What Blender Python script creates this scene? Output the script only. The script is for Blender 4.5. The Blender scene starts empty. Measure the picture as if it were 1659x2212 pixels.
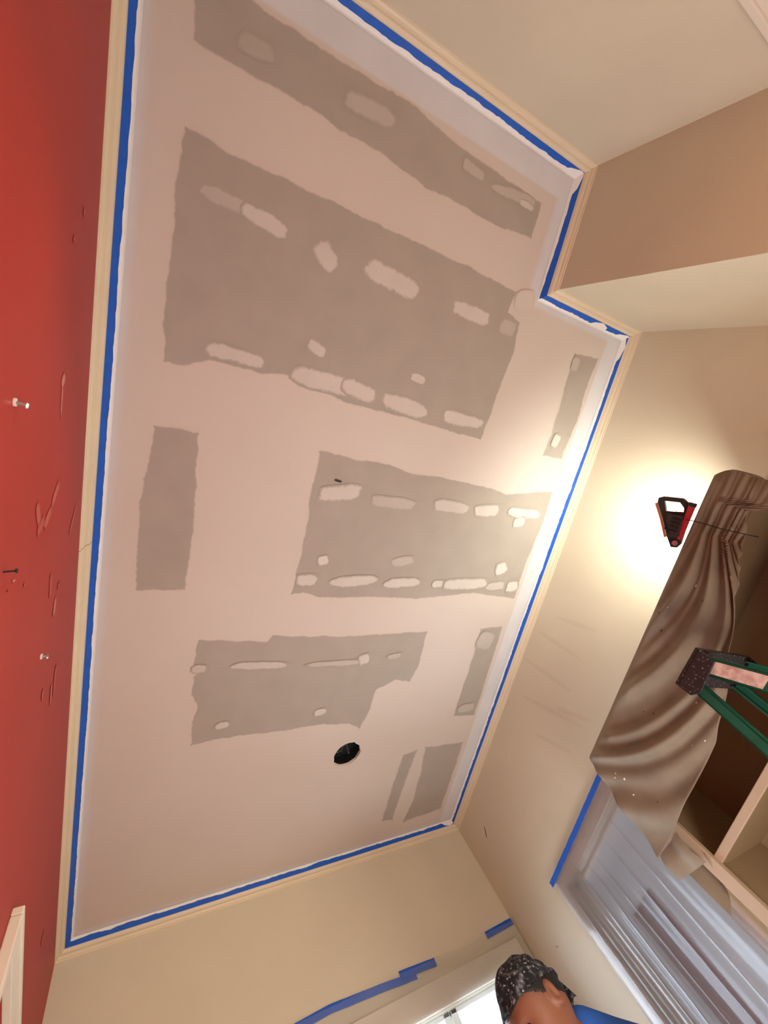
import bpy, bmesh, math, random
from mathutils import Vector, Matrix
from mathutils.geometry import tessellate_polygon
from mathutils import noise as mnoise

# ------------------------------------------------------------------ camera, world, light, exposure
scene = bpy.context.scene
COL = scene.collection
EYE = 1.30                                   # eye height of the photographer, metres
cam_d = bpy.data.cameras.new('camera')
cam_d.sensor_fit = 'HORIZONTAL'; cam_d.sensor_width = 36.0
cam_d.lens = 36.0 * 891.55 / 1659.0          # ultra wide phone lens
cam_d.clip_start = 0.01
cam = bpy.data.objects.new('camera', cam_d); COL.objects.link(cam)
R = ((-0.233316, 0.94183386, 0.24189383), (-0.87834956, -0.09739364, -0.46799202), (-0.4172118, -0.32165737, 0.84998285))
M = Matrix(((R[0][0], -R[0][1], -R[0][2], 0), (R[1][0], -R[1][1], -R[1][2], 0), (R[2][0], -R[2][1], -R[2][2], EYE), (0, 0, 0, 1)))
cam.matrix_world = M
scene.camera = cam

w = bpy.data.worlds.new('daylight'); scene.world = w
w.use_nodes = True
bg = w.node_tree.nodes['Background']
bg.inputs[0].default_value = (0.80, 0.90, 1.0, 1); bg.inputs[1].default_value = 7.0
vs = scene.view_settings
vs.view_transform = 'Standard'; vs.look = 'None'; vs.gamma = 1.0; vs.use_curve_mapping = False
vs.exposure = 0.55
LAMP_W = 3.9          # LED work light on the bookcase
HALL_FILL_W = 95.0          # added warm fill in the hall, out of view
BACK_FILL_W = 30.0          # added cool fill in the room behind the plastic sheet
FLOOR_FILL_W = 46.0         # added fill low in the room, below the camera's view

# ------------------------------------------------------------------ room dimensions (metres)
CZ = 2.80
XF, XA, YL, YE = 2.55, -1.075, 0.221, -1.935   # front wall, rear wall, red wall, shelf wall
XC, YC = -0.625, -1.35                          # column corner

PATCHES = [
    [(-0.851,0.062), (-0.767,0.057), (-0.763,0.031), (-0.765,-0.088), (-0.771,-0.195), (-0.762,-0.315), (-0.756,-0.373), (-0.757,-0.490), (-0.734,-0.679), (-0.736,-0.842), (-0.737,-0.987), (-0.756,-1.183), (-0.896,-1.179), (-0.900,-0.966), (-0.904,-0.774), (-0.914,-0.694), (-0.932,-0.584), (-0.924,-0.335), (-0.925,-0.167), (-0.928,-0.078), (-0.940,0.004), (-0.904,0.067)],
    [(-0.588,0.054), (-0.545,0.063), (-0.342,0.062), (-0.172,0.064), (-0.054,0.058), (0.030,0.050), (0.034,-0.011), (-0.001,-0.081), (-0.004,-0.240), (-0.019,-0.336), (0.006,-0.404), (0.010,-0.487), (0.026,-0.561), (0.026,-0.716), (0.035,-0.902), (0.047,-1.222), (-0.074,-1.235), (-0.343,-1.257), (-0.469,-1.246), (-0.488,-1.167), (-0.571,-1.189), (-0.572,-1.112), (-0.581,-0.896), (-0.578,-0.690), (-0.576,-0.492), (-0.582,-0.394), (-0.575,-0.322), (-0.579,-0.229), (-0.575,-0.057), (-0.587,0.010)],
    [(0.223,0.060), (0.216,-0.002), (0.223,-0.080), (0.291,-0.082), (0.460,-0.096), (0.626,-0.102), (0.703,-0.102), (0.811,-0.099), (0.812,0.062), (0.670,0.073), (0.480,0.076), (0.375,0.068), (0.297,0.061)],
    [(0.210,-0.486), (0.210,-0.560), (0.219,-0.645), (0.219,-0.796), (0.236,-0.885), (0.233,-1.078), (0.246,-1.369), (0.262,-1.466), (0.208,-1.774), (0.364,-1.788), (0.581,-1.767), (0.843,-1.765), (0.832,-1.586), (0.816,-1.459), (0.848,-1.105), (0.838,-0.909), (0.842,-0.619), (0.820,-0.545), (0.825,-0.487), (0.726,-0.494), (0.571,-0.497), (0.408,-0.490)],
    [(1.017,-0.162), (1.029,-0.315), (1.040,-0.431), (1.012,-0.448), (1.033,-0.794), (1.029,-0.910), (1.025,-1.241), (1.242,-1.251), (1.340,-1.222), (1.315,-1.131), (1.360,-1.035), (1.515,-1.021), (1.600,-0.995), (1.556,-0.925), (1.534,-0.768), (1.535,-0.552), (1.526,-0.320), (1.541,-0.188), (1.398,-0.184), (1.337,-0.191), (1.274,-0.160), (1.188,-0.161), (1.160,-0.204), (1.134,-0.155), (1.072,-0.158)],
    [(-0.444,-1.602), (-0.461,-1.772), (-0.325,-1.763), (-0.186,-1.775), (0.046,-1.761), (0.051,-1.614), (-0.069,-1.626), (-0.254,-1.611)],
    [(1.022,-1.584), (1.017,-1.752), (1.290,-1.765), (1.636,-1.771), (1.618,-1.600), (1.305,-1.598), (1.153,-1.593)],
    [(1.829,-1.313), (1.810,-1.423), (1.922,-1.415), (2.110,-1.405), (2.354,-1.403), (2.336,-1.306), (2.099,-1.305)],
    [(1.804,-1.459), (1.822,-1.762), (1.908,-1.768), (2.376,-1.766), (2.386,-1.628), (2.401,-1.465), (2.218,-1.496), (2.036,-1.484)],
]
MUD = [
    (-0.457,-0.005,-0.455,-0.137,0.039,0.35),
    (-0.453,-0.111,-0.435,-0.255,0.052,0.80),
    (-0.441,-0.350,-0.393,-0.419,0.063,0.80),
    (-0.437,-0.525,-0.420,-0.748,0.070,0.85),
    (-0.424,-0.902,-0.429,-1.089,0.057,0.80),
    (-0.428,-1.145,-0.430,-1.228,0.065,0.50),
    (-0.042,-0.069,-0.039,-0.245,0.049,0.75),
    (-0.145,-0.381,-0.123,-0.443,0.039,0.70),
    (-0.030,-0.341,-0.036,-0.644,0.068,0.75),
    (-0.041,-0.533,-0.020,-0.664,0.068,0.90),
    (-0.025,-0.703,-0.013,-0.905,0.064,0.85),
    (-0.136,-0.797,-0.130,-0.864,0.032,0.80),
    (-0.021,-0.996,-0.025,-1.197,0.058,0.75),
    (-0.842,-0.363,-0.858,-0.519,0.056,0.30),
    (-0.847,-0.942,-0.875,-1.145,0.036,0.45),
    (-0.854,-1.077,-0.856,-1.146,0.023,0.80),
    (-0.827,-0.057,-0.839,-0.142,0.046,0.25),
    (-0.865,-0.796,-0.856,-0.894,0.039,0.30),
    (0.385,-0.527,0.352,-0.699,0.067,0.90),
    (0.382,-0.749,0.382,-0.966,0.054,0.45),
    (0.366,-1.068,0.368,-1.261,0.058,0.55),
    (0.372,-1.307,0.353,-1.448,0.059,0.75),
    (0.355,-1.523,0.348,-1.735,0.057,0.75),
    (0.409,-1.578,0.393,-1.643,0.057,0.85),
    (0.670,-0.582,0.660,-0.620,0.043,0.95),
    (0.661,-0.928,0.640,-1.043,0.044,0.50),
    (0.676,-1.564,0.652,-1.627,0.072,0.95),
    (0.759,-0.504,0.753,-0.590,0.052,0.70),
    (0.764,-0.659,0.746,-0.874,0.051,0.75),
    (0.768,-0.923,0.753,-1.100,0.051,0.75),
    (0.764,-1.184,0.758,-1.243,0.038,0.80),
    (0.763,-1.256,0.753,-1.523,0.062,0.80),
    (0.774,-1.532,0.761,-1.652,0.049,0.60),
    (0.772,-1.676,0.766,-1.750,0.064,0.95),
    (1.152,-0.312,1.168,-0.539,0.034,0.60),
    (1.175,-0.624,1.184,-0.902,0.027,0.50),
    (1.178,-0.890,1.161,-0.936,0.059,0.70),
    (1.155,-0.158,1.156,-0.208,0.036,0.60),
    (1.455,-0.284,1.447,-0.334,0.037,0.80),
    (1.456,-0.724,1.448,-0.778,0.037,0.80),
    (1.170,-1.045,1.159,-1.117,0.030,0.50),
    (-0.420,-1.631,-0.367,-1.632,0.049,0.50),
    (-0.065,-1.678,-0.003,-1.668,0.052,0.80),
    (1.061,-1.662,1.156,-1.644,0.111,0.35),
    (1.569,-1.624,1.566,-1.735,0.056,0.50),
    (-0.532,-1.192,-0.565,-1.272,0.071,0.50),
]
SCUFFS = [
    (0.097,2.460,0.123,2.436,0.0292,0.80),
    (0.123,2.444,0.189,2.439,0.0161,0.80),
    (0.346,2.450,0.379,2.394,0.0600,0.35),
    (0.388,2.388,0.412,2.336,0.0600,0.30),
    (0.342,2.280,0.388,2.300,0.0600,0.30),
    (0.390,2.334,0.408,2.286,0.0600,0.20),
    (0.468,2.668,0.524,2.595,0.0193,0.40),
    (0.652,2.469,0.693,2.453,0.0283,0.60),
    (0.559,2.412,0.620,2.413,0.0600,0.20),
    (0.625,2.488,0.633,2.494,0.0264,0.80),
    (0.444,2.157,0.438,2.141,0.0072,0.80),
    (0.441,2.114,0.446,2.119,0.0073,0.60),
    (-0.251,2.563,-0.247,2.574,0.0190,0.40),
    (-0.181,2.487,-0.173,2.480,0.0122,0.40),
    (0.887,2.506,0.968,2.494,0.0600,0.25),
    (0.857,2.378,0.883,2.373,0.0227,0.40),
    (0.912,2.462,0.971,2.461,0.0206,0.40),
    (0.480,2.205,0.481,2.213,0.0078,0.50),
    (1.957,2.522,1.959,2.484,0.0412,0.30),
    (-0.527,2.444,-0.494,2.444,0.0398,0.12),
    (-0.305,2.349,-0.248,2.346,0.0455,0.10),
    (1.819,2.506,2.040,2.504,0.0600,0.15),
    (1.923,2.439,2.126,2.439,0.0600,0.15),
]

# ------------------------------------------------------------------ helpers
random.seed(7)
ORG = {}

def link(o, parent=None):
    COL.objects.link(o)
    if parent is not None:
        o.parent = parent
        o.matrix_parent_inverse = Matrix.Translation(-ORG.get(parent.name, Vector((0, 0, 0))))
    return o

def obj(name, bm, mat, parent=None, smooth=False):
    """link a bmesh that is written in room coordinates as ONE mesh object"""
    me = bpy.data.meshes.new(name)
    if parent is None and len(bm.verts):
        xs = [v.co for v in bm.verts]
        lo = Vector((min(c.x for c in xs), min(c.y for c in xs), min(c.z for c in xs)))
        hi = Vector((max(c.x for c in xs), max(c.y for c in xs), max(c.z for c in xs)))
        org = Vector(((lo.x + hi.x) / 2, (lo.y + hi.y) / 2, lo.z))
        bmesh.ops.translate(bm, verts=bm.verts, vec=-org)
    else:
        org = Vector((0, 0, 0))
    bm.to_mesh(me); bm.free()
    if mat is not None:
        for m in (mat if isinstance(mat, (list, tuple)) else [mat]):
            me.materials.append(m)
    if smooth:
        me.polygons.foreach_set('use_smooth', [True] * len(me.polygons))
    o = bpy.data.objects.new(name, me)
    link(o, parent)
    if parent is None:
        o.location = org
        ORG[o.name] = org
    return o

def empty(name, loc):
    o = bpy.data.objects.new(name, None)
    o.empty_display_size = 0.05
    COL.objects.link(o); o.location = loc
    ORG[o.name] = Vector(loc)
    return o

def tag(o, label, cat, group=None):
    o['label'] = label; o['category'] = cat
    if group: o['group'] = group
    return o

def struct(o, label=None):
    o['kind'] = 'structure'
    if label: o['label'] = label
    return o

def bx(bm, x0, x1, y0, y1, z0, z1, mtx=None, bevel=0.0):
    vs_ = [bm.verts.new((x, y, z)) for z in (z0, z1) for y in (y0, y1) for x in (x0, x1)]
    fs = []
    for q in ((0, 2, 3, 1), (4, 5, 7, 6), (0, 1, 5, 4), (2, 6, 7, 3), (0, 4, 6, 2), (1, 3, 7, 5)):
        fs.append(bm.faces.new([vs_[i] for i in q]))
    if bevel > 0:
        es = list({e for f in fs for e in f.edges})
        r = bmesh.ops.bevel(bm, geom=es, offset=bevel, segments=2, affect='EDGES', profile=0.5)
        vs_ = list({v for f in r['faces'] for v in f.verts} | {v for v in vs_ if v.is_valid})
    if mtx is not None:
        bmesh.ops.transform(bm, matrix=mtx, verts=vs_)
    return vs_

def box(name, x0, x1, y0, y1, z0, z1, mat, parent=None, bevel=0.0, mtx=None):
    bm = bmesh.new(); bx(bm, x0, x1, y0, y1, z0, z1, mtx, bevel)
    return obj(name, bm, mat, parent)

def tube(bm, pts, r, seg=10, cap=True):
    rings = []
    pts = [Vector(p) for p in pts]
    for i, p in enumerate(pts):
        d = (pts[min(i + 1, len(pts) - 1)] - pts[max(i - 1, 0)]).normalized()
        a = Vector((0, 0, 1)) if abs(d.z) < 0.9 else Vector((1, 0, 0))
        u = d.cross(a).normalized(); v = d.cross(u).normalized()
        rr = r[i] if isinstance(r, (list, tuple)) else r
        rings.append([bm.verts.new(p + u * (math.cos(k * 2 * math.pi / seg) * rr) + v * (math.sin(k * 2 * math.pi / seg) * rr)) for k in range(seg)])
    for a, b in zip(rings[:-1], rings[1:]):
        for k in range(seg):
            bm.faces.new((a[k], a[(k + 1) % seg], b[(k + 1) % seg], b[k]))
    if cap:
        bm.faces.new(rings[0][::-1]); bm.faces.new(rings[-1])

def grid(bm, f, nu, nv):
    vv = [[bm.verts.new(f(i / nu, j / nv)) for j in range(nv + 1)] for i in range(nu + 1)]
    for i in range(nu):
        for j in range(nv):
            bm.faces.new((vv[i][j], vv[i + 1][j], vv[i + 1][j + 1], vv[i][j + 1]))
    return vv

# ------------------------------------------------------------------ materials
def srgb(r, g, b):
    f = lambda c: (c / 255 / 12.92) if c / 255 <= 0.04045 else ((c / 255 + 0.055) / 1.055) ** 2.4
    return (f(r), f(g), f(b), 1)

def mk(name, col, rough=0.6, var=0.08, scale=6.0, bump=0.0, bscale=180.0, metal=0.0, spec=0.4, col2=None, thr=None, sheen=0.0):
    m = bpy.data.materials.new(name); m.use_nodes = True
    nt = m.node_tree; n = nt.nodes; p = n['Principled BSDF']
    p.inputs['Roughness'].default_value = rough; p.inputs['Metallic'].default_value = metal
    p.inputs['Specular IOR Level'].default_value = spec
    if sheen: p.inputs['Sheen Weight'].default_value = sheen
    tc = n.new('ShaderNodeTexCoord')
    nz = n.new('ShaderNodeTexNoise'); nz.inputs['Scale'].default_value = scale; nz.inputs['Detail'].default_value = 5
    nt.links.new(tc.outputs['Object'], nz.inputs['Vector'])
    rp = n.new('ShaderNodeValToRGB')
    c2 = col2 if col2 else tuple(min(1, c * (1 + var)) for c in col[:3]) + (1,)
    c1 = col if col2 else tuple(c * (1 - var) for c in col[:3]) + (1,)
    a, b = thr if thr else (0.3, 0.7)
    rp.color_ramp.elements[0].position = a; rp.color_ramp.elements[0].color = c1
    rp.color_ramp.elements[1].position = b; rp.color_ramp.elements[1].color = c2
    nt.links.new(nz.outputs['Fac'], rp.inputs['Fac'])
    nt.links.new(rp.outputs['Color'], p.inputs['Base Color'])
    if bump > 0:
        nb = n.new('ShaderNodeTexNoise'); nb.inputs['Scale'].default_value = bscale; nb.inputs['Detail'].default_value = 3
        nt.links.new(tc.outputs['Object'], nb.inputs['Vector'])
        bp = n.new('ShaderNodeBump'); bp.inputs['Strength'].default_value = bump; bp.inputs['Distance'].default_value = 0.002
        nt.links.new(nb.outputs['Fac'], bp.inputs['Height']); nt.links.new(bp.outputs['Normal'], p.inputs['Normal'])
    return m

def feather_mat(name, under, col, strength, rough=0.8, nscale=60.0, spec=0.15, amp=0.7):
    """paint or filler brushed out at its rim: colour runs from the coat below to its own by the mesh attribute 'feather'"""
    m = mk(name, col, rough, 0.04, 9.0, spec=spec)
    nt = m.node_tree; n = nt.nodes; p = n['Principled BSDF']
    base = p.inputs['Base Color'].links[0].from_socket
    at = n.new('ShaderNodeAttribute'); at.attribute_name = 'feather'
    tc = n.new('ShaderNodeTexCoord')
    nz = n.new('ShaderNodeTexNoise'); nz.inputs['Scale'].default_value = nscale; nz.inputs['Detail'].default_value = 4
    nt.links.new(tc.outputs['Object'], nz.inputs['Vector'])
    sub = n.new('ShaderNodeMath'); sub.operation = 'SUBTRACT'; sub.inputs[1].default_value = 0.5
    nt.links.new(nz.outputs['Fac'], sub.inputs[0])
    ma = n.new('ShaderNodeMath'); ma.operation = 'MULTIPLY_ADD'; ma.inputs[1].default_value = amp
    nt.links.new(sub.outputs[0], ma.inputs[0]); nt.links.new(at.outputs['Fac'], ma.inputs[2])
    mr = n.new('ShaderNodeMapRange'); mr.interpolation_type = 'SMOOTHSTEP'
    mr.inputs['From Min'].default_value = 0.15; mr.inputs['From Max'].default_value = 0.85
    mr.inputs['To Max'].default_value = strength
    nt.links.new(ma.outputs[0], mr.inputs['Value'])
    mx = n.new('ShaderNodeMix'); mx.data_type = 'RGBA'
    nt.links.new(mr.outputs[0], mx.inputs[0]); mx.inputs[6].default_value = under; nt.links.new(base, mx.inputs[7])
    nt.links.new(mx.outputs[2], p.inputs['Base Color'])
    return m

C_CEIL = srgb(220, 208, 196); C_PATCH = srgb(181, 171, 158); C_RED = srgb(166, 40, 30); C_CREAM = srgb(214, 202, 176)
MT = {}
MT['ceil'] = mk('ceiling_primer', C_CEIL, 0.8, 0.02, 2.2, 0.08, 260, spec=0.15)
MT['patch'] = feather_mat('grey_ceiling_paint', C_CEIL, C_PATCH, 1.0)
MT['cutin'] = feather_mat('fresh_white_cut_in', C_CEIL, srgb(224, 226, 228), 0.8, nscale=14.0, amp=0.35)
MT['cream'] = mk('cream_wall_paint', C_CREAM, 0.6, 0.035, 2.6, 0.10, 320)
MT['red'] = mk('red_wall_paint', C_RED, 0.5, 0.06, 3.0, 0.10, 320)
MT['trim'] = mk('cream_trim_paint', srgb(228, 212, 182), 0.38, 0.03, 5.0)
MT['casing'] = mk('off_white_casing_paint', srgb(226, 214, 196), 0.4, 0.03, 5.0)
MT['tape'] = mk('blue_masking_tape', srgb(24, 92, 196), 0.6, 0.08, 30.0, 0.15, 400)
MT['wet'] = mk('white_paint_edge', srgb(240, 238, 234), 0.5, 0.03, 30.0)
MT['wood'] = mk('floor_boards', srgb(120, 78, 44), 0.4, 0.2, 3.0)
MT['cloth'] = mk('canvas_drop_cloth', srgb(140, 127, 109), 0.95, 0.10, 14.0, 0.3, 900, spec=0.1)
MT['shelf'] = mk('beige_shelf_paint', srgb(148, 125, 94), 0.5, 0.06, 4.0)
MT['shelf_edge'] = mk('pale_shelf_edge', srgb(184, 162, 136), 0.5, 0.05, 6.0)
MT['black'] = mk('black_plastic', srgb(46, 46, 44), 0.5, 0.12, 30.0, 0.1, 300)
MT['lampred'] = mk('red_plastic', srgb(190, 40, 50), 0.4, 0.06, 20.0)
MT['orange'] = mk('orange_trim', srgb(200, 96, 40), 0.45, 0.08, 20.0)
MT['green'] = mk('green_fibreglass', srgb(20, 86, 66), 0.5, 0.15, 25.0)
MT['cap'] = mk('paint_spattered_black_cap', srgb(40, 34, 36), 0.55, 0, 190.0, 0.2, 200, col2=srgb(150, 140, 136), thr=(0.60, 0.74))
MT['sticker'] = mk('worn_pink_label', srgb(190, 158, 150), 0.7, 0, 60.0, col2=srgb(226, 204, 196), thr=(0.4, 0.6))
MT['steel'] = mk('steel', srgb(190, 190, 188), 0.3, 0.05, 20.0, metal=1.0)
MT['dark'] = mk('dark_box_metal', srgb(20, 19, 19), 0.5, 0.1, 20.0)
MT['skin'] = mk('brown_skin', srgb(128, 80, 58), 0.5, 0.08, 20.0)
MT['hair'] = mk('black_hair', srgb(24, 20, 19), 0.6, 0.2, 80.0, 0.3, 300)
MT['shirt'] = mk('blue_cotton_shirt', srgb(40, 92, 178), 0.9, 0.1, 20.0, 0.2, 700)
MT['jeans'] = mk('dark_denim', srgb(50, 60, 84), 0.9, 0.1, 30.0, 0.2, 700)
MT['shoe'] = mk('worn_shoe_leather', srgb(70, 55, 42), 0.7, 0.1, 30.0)
MT['glasswhite'] = mk('white_sash_paint', srgb(226, 222, 214), 0.45, 0.03, 8.0)
MT['bluewall'] = mk('pale_grey_wall', srgb(206, 206, 208), 0.7, 0.03, 3.0)
MT['burgundy'] = mk('burgundy_cloth', srgb(132, 44, 56), 0.85, 0.1, 10.0)

def bandana_mat():
    m = mk('paisley_bandana', srgb(26, 26, 32), 0.85, 0, 70.0, 0.2, 500, col2=srgb(120, 118, 122), thr=(0.50, 0.70))
    nt = m.node_tree; n = nt.nodes; p = n['Principled BSDF']
    base = p.inputs['Base Color'].links[0].from_socket
    tc = n.new('ShaderNodeTexCoord'); vo = n.new('ShaderNodeTexVoronoi'); vo.inputs['Scale'].default_value = 85
    nt.links.new(tc.outputs['Object'], vo.inputs['Vector'])
    lt = n.new('ShaderNodeMath'); lt.operation = 'LESS_THAN'; lt.inputs[1].default_value = 0.22
    nt.links.new(vo.outputs['Distance'], lt.inputs[0])
    mx = n.new('ShaderNodeMix'); mx.data_type = 'RGBA'
    nt.links.new(lt.outputs[0], mx.inputs[0]); nt.links.new(base, mx.inputs[6]); mx.inputs[7].default_value = srgb(150, 149, 154)
    nt.links.new(mx.outputs[2], p.inputs['Base Color'])
    return m
MT['bandana'] = bandana_mat()

def plastic_mat(name, milk, gloss, tint=(0.95, 0.96, 1.0, 1), blur=0.0):
    m = bpy.data.materials.new(name); m.use_nodes = True
    nt = m.node_tree; n = nt.nodes; n.remove(n['Principled BSDF']); out = n['Material Output']
    t0 = n.new('ShaderNodeBsdfTransparent'); t0.inputs[0].default_value = tint
    rf = n.new('ShaderNodeBsdfRefraction'); rf.inputs['Color'].default_value = tint; rf.inputs['IOR'].default_value = 1.06; rf.inputs['Roughness'].default_value = 0.35
    tr = n.new('ShaderNodeMixShader'); tr.inputs[0].default_value = blur
    nt.links.new(t0.outputs[0], tr.inputs[1]); nt.links.new(rf.outputs[0], tr.inputs[2])
    tl = n.new('ShaderNodeBsdfTranslucent'); tl.inputs[0].default_value = (0.85, 0.87, 0.9, 1)
    df = n.new('ShaderNodeBsdfDiffuse'); df.inputs[0].default_value = (0.85, 0.86, 0.88, 1)
    gl = n.new('ShaderNodeBsdfGlossy'); gl.inputs['Roughness'].default_value = 0.12
    m1 = n.new('ShaderNodeMixShader'); m1.inputs[0].default_value = 0.5
    nt.links.new(tl.outputs[0], m1.inputs[1]); nt.links.new(df.outputs[0], m1.inputs[2])
    tc = n.new('ShaderNodeTexCoord'); nz = n.new('ShaderNodeTexNoise'); nz.inputs['Scale'].default_value = 5
    nt.links.new(tc.outputs['Object'], nz.inputs['Vector'])
    mr = n.new('ShaderNodeMapRange'); mr.inputs['To Min'].default_value = milk * 0.75; mr.inputs['To Max'].default_value = milk * 1.25
    nt.links.new(nz.outputs['Fac'], mr.inputs['Value'])
    m2 = n.new('ShaderNodeMixShader')
    nt.links.new(mr.outputs[0], m2.inputs[0]); nt.links.new(tr.outputs[0], m2.inputs[1]); nt.links.new(m1.outputs[0], m2.inputs[2])
    m3 = n.new('ShaderNodeMixShader'); fr = n.new('ShaderNodeFresnel'); fr.inputs[0].default_value = 1.45
    mu = n.new('ShaderNodeMath'); mu.operation = 'MULTIPLY'; mu.inputs[1].default_value = gloss
    nt.links.new(fr.outputs[0], mu.inputs[0]); nt.links.new(mu.outputs[0], m3.inputs[0])
    nt.links.new(m2.outputs[0], m3.inputs[1]); nt.links.new(gl.outputs[0], m3.inputs[2])
    nt.links.new(m3.outputs[0], out.inputs['Surface'])
    return m
MT['film'] = plastic_mat('clear_masking_film', 0.24, 1.1, blur=0.4)
MT['film_thin'] = plastic_mat('thin_clear_film', 0.10, 1.0, (0.98, 0.98, 0.98, 1))
MT['pane'] = plastic_mat('window_glass', 0.04, 1.0, (0.96, 0.98, 1.0, 1))

def emit_mat(name, col, s):
    m = bpy.data.materials.new(name); m.use_nodes = True
    nt = m.node_tree; n = nt.nodes; n.remove(n['Principled BSDF'])
    e = n.new('ShaderNodeEmission'); e.inputs[0].default_value = col; e.inputs[1].default_value = s
    nt.links.new(e.outputs[0], n['Material Output'].inputs['Surface'])
    return m

# ------------------------------------------------------------------ brushed / feathered flat patches
def resample(pts, step, jit, seed):
    out = []
    n = len(pts)
    for i in range(n):
        a = Vector(pts[i]); b = Vector(pts[(i + 1) % n]); L = (b - a).length
        k = max(1, int(L / step))
        nrm = Vector((-(b - a).y, (b - a).x)).normalized() if L > 1e-6 else Vector((0, 0))
        for j in range(k):
            p = a.lerp(b, j / k)
            q = Vector((p.x * 14 + seed, p.y * 14, seed * 1.7)); q2 = Vector((p.x * 60 + seed, p.y * 60, seed))
            out.append(p + nrm * (mnoise.noise(q) * jit + mnoise.noise(q2) * jit * 0.6))
    return out

def feather(name, pts, to3, wfe, mat, parent, step=0.014, jit=0.006, seed=1.0):
    P = resample(pts, step, jit, seed)
    area = sum(P[i].x * P[(i + 1) % len(P)].y - P[(i + 1) % len(P)].x * P[i].y for i in range(len(P)))
    if area < 0: P.reverse()
    n = len(P); Q = []
    for i in range(n):
        t = (P[(i + 2) % n] - P[i - 2]).normalized()
        Q.append(P[i] + Vector((-t.y, t.x)) * wfe)
    bm = bmesh.new(); lay = bm.verts.layers.float.new('feather')
    vo = [bm.verts.new(to3(p)) for p in P]; vi = [bm.verts.new(to3(p)) for p in Q]
    for v in vo: v[lay] = 0.0
    for v in vi: v[lay] = 1.0
    for i in range(n):
        bm.faces.new((vo[i], vo[(i + 1) % n], vi[(i + 1) % n], vi[i]))
    for t in tessellate_polygon([[Vector((q.x, q.y, 0)) for q in Q]]):
        try: bm.faces.new([vi[k] for k in t])
        except ValueError: pass
    return obj(name, bm, mat, parent)

def stroke_poly(x0, y0, x1, y1, wd, seed):
    a = Vector((x0, y0)); b = Vector((x1, y1)); d = (b - a); L = max(d.length, 1e-4); d /= L; nn = Vector((-d.y, d.x))
    c = (a + b) / 2; out = []
    hl = L / 2 + wd * 0.12; hw = wd / 2
    for k in range(20):
        t = k * 2 * math.pi / 20
        cx = math.copysign(abs(math.cos(t)) ** 0.55, math.cos(t)); sy = math.copysign(abs(math.sin(t)) ** 0.75, math.sin(t))
        r = 1 + 0.14 * mnoise.noise(Vector((math.cos(t) * 1.4, math.sin(t) * 1.4, seed * 3.3)))
        out.append(c + d * (cx * hl * r) + nn * (sy * hw * r))
    return out

# ================================================================== STRUCTURE
T = 0.12
# ---- ceiling with the cut hole for a light
HX, HY, HR = 1.754, -0.960, 0.076
def build_ceiling():
    bm = bmesh.new()
    outer = [(XA - T, YL + T), (XF + T, YL + T), (XF + T, YE - T), (XA - T, YE - T)]
    vo = [bm.verts.new((x, y, CZ)) for x, y in outer]
    es = [bm.edges.new((vo[i], vo[(i + 1) % 4])) for i in range(4)]
    hv = []
    for k in range(40):
        t = k * 2 * math.pi / 40
        r = HR * (1 + 0.07 * mnoise.noise(Vector((math.cos(t) * 2.2, math.sin(t) * 2.2, 4.0))) + (0.05 if k in (6, 7, 22, 30) else 0))
        hv.append(bm.verts.new((HX + r * math.cos(t), HY + r * math.sin(t) * 0.96, CZ)))
    eh = [bm.edges.new((hv[i], hv[(i + 1) % 40])) for i in range(40)]
    bmesh.ops.triangle_fill(bm, use_beauty=True, edges=es + eh)
    # drop any face that closed the hole
    for f in list(bm.faces):
        c = f.calc_center_median()
        if all((v in hv) for v in f.verts): bm.faces.remove(f)
    up = [bm.verts.new((v.co.x, v.co.y, CZ + 0.014)) for v in hv]
    for i in range(40):
        bm.faces.new((hv[i], hv[(i + 1) % 40], up[(i + 1) % 40], up[i]))
    for f in bm.faces:
        if abs(f.normal.z) > 0.5 and f.normal.z > 0: f.normal_flip()
    return obj('ceiling', bm, MT['ceil'])
ceiling = struct(build_ceiling(), 'patched ceiling under repair with grey and white paint areas')

def cz(d): return lambda p: (p[0], p[1], CZ - d)
for i, L in enumerate(PATCHES):
    soft = 0.022 if i >= 7 else 0.011
    feather('old_paint_patch', L, cz(0.0006), soft, MT['patch'], ceiling, seed=i * 2.7 + 1, jit=0.006)
mud_mats = {}
for i, (x0, y0, x1, y1, wd, s) in enumerate(MUD):
    k = round(s * 5) / 5
    if k <= 0: k = 0.2
    if k not in mud_mats: mud_mats[k] = feather_mat('joint_compound_%02d' % int(k * 100), C_PATCH, srgb(224, 216, 206), k, nscale=55, amp=1.1)
    mm = mud_mats[k] if i < len(MUD) - 1 else feather_mat('joint_compound_on_primer', C_CEIL, srgb(224, 216, 206), 0.6, nscale=90)
    feather('filler_dab', stroke_poly(x0, y0, x1, y1, wd * 1.15, i), cz(0.0010 + i * 0.00005), min(wd * 0.27, 0.020), mm, ceiling, step=0.008, jit=0.0035, seed=i * 1.3)
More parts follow.
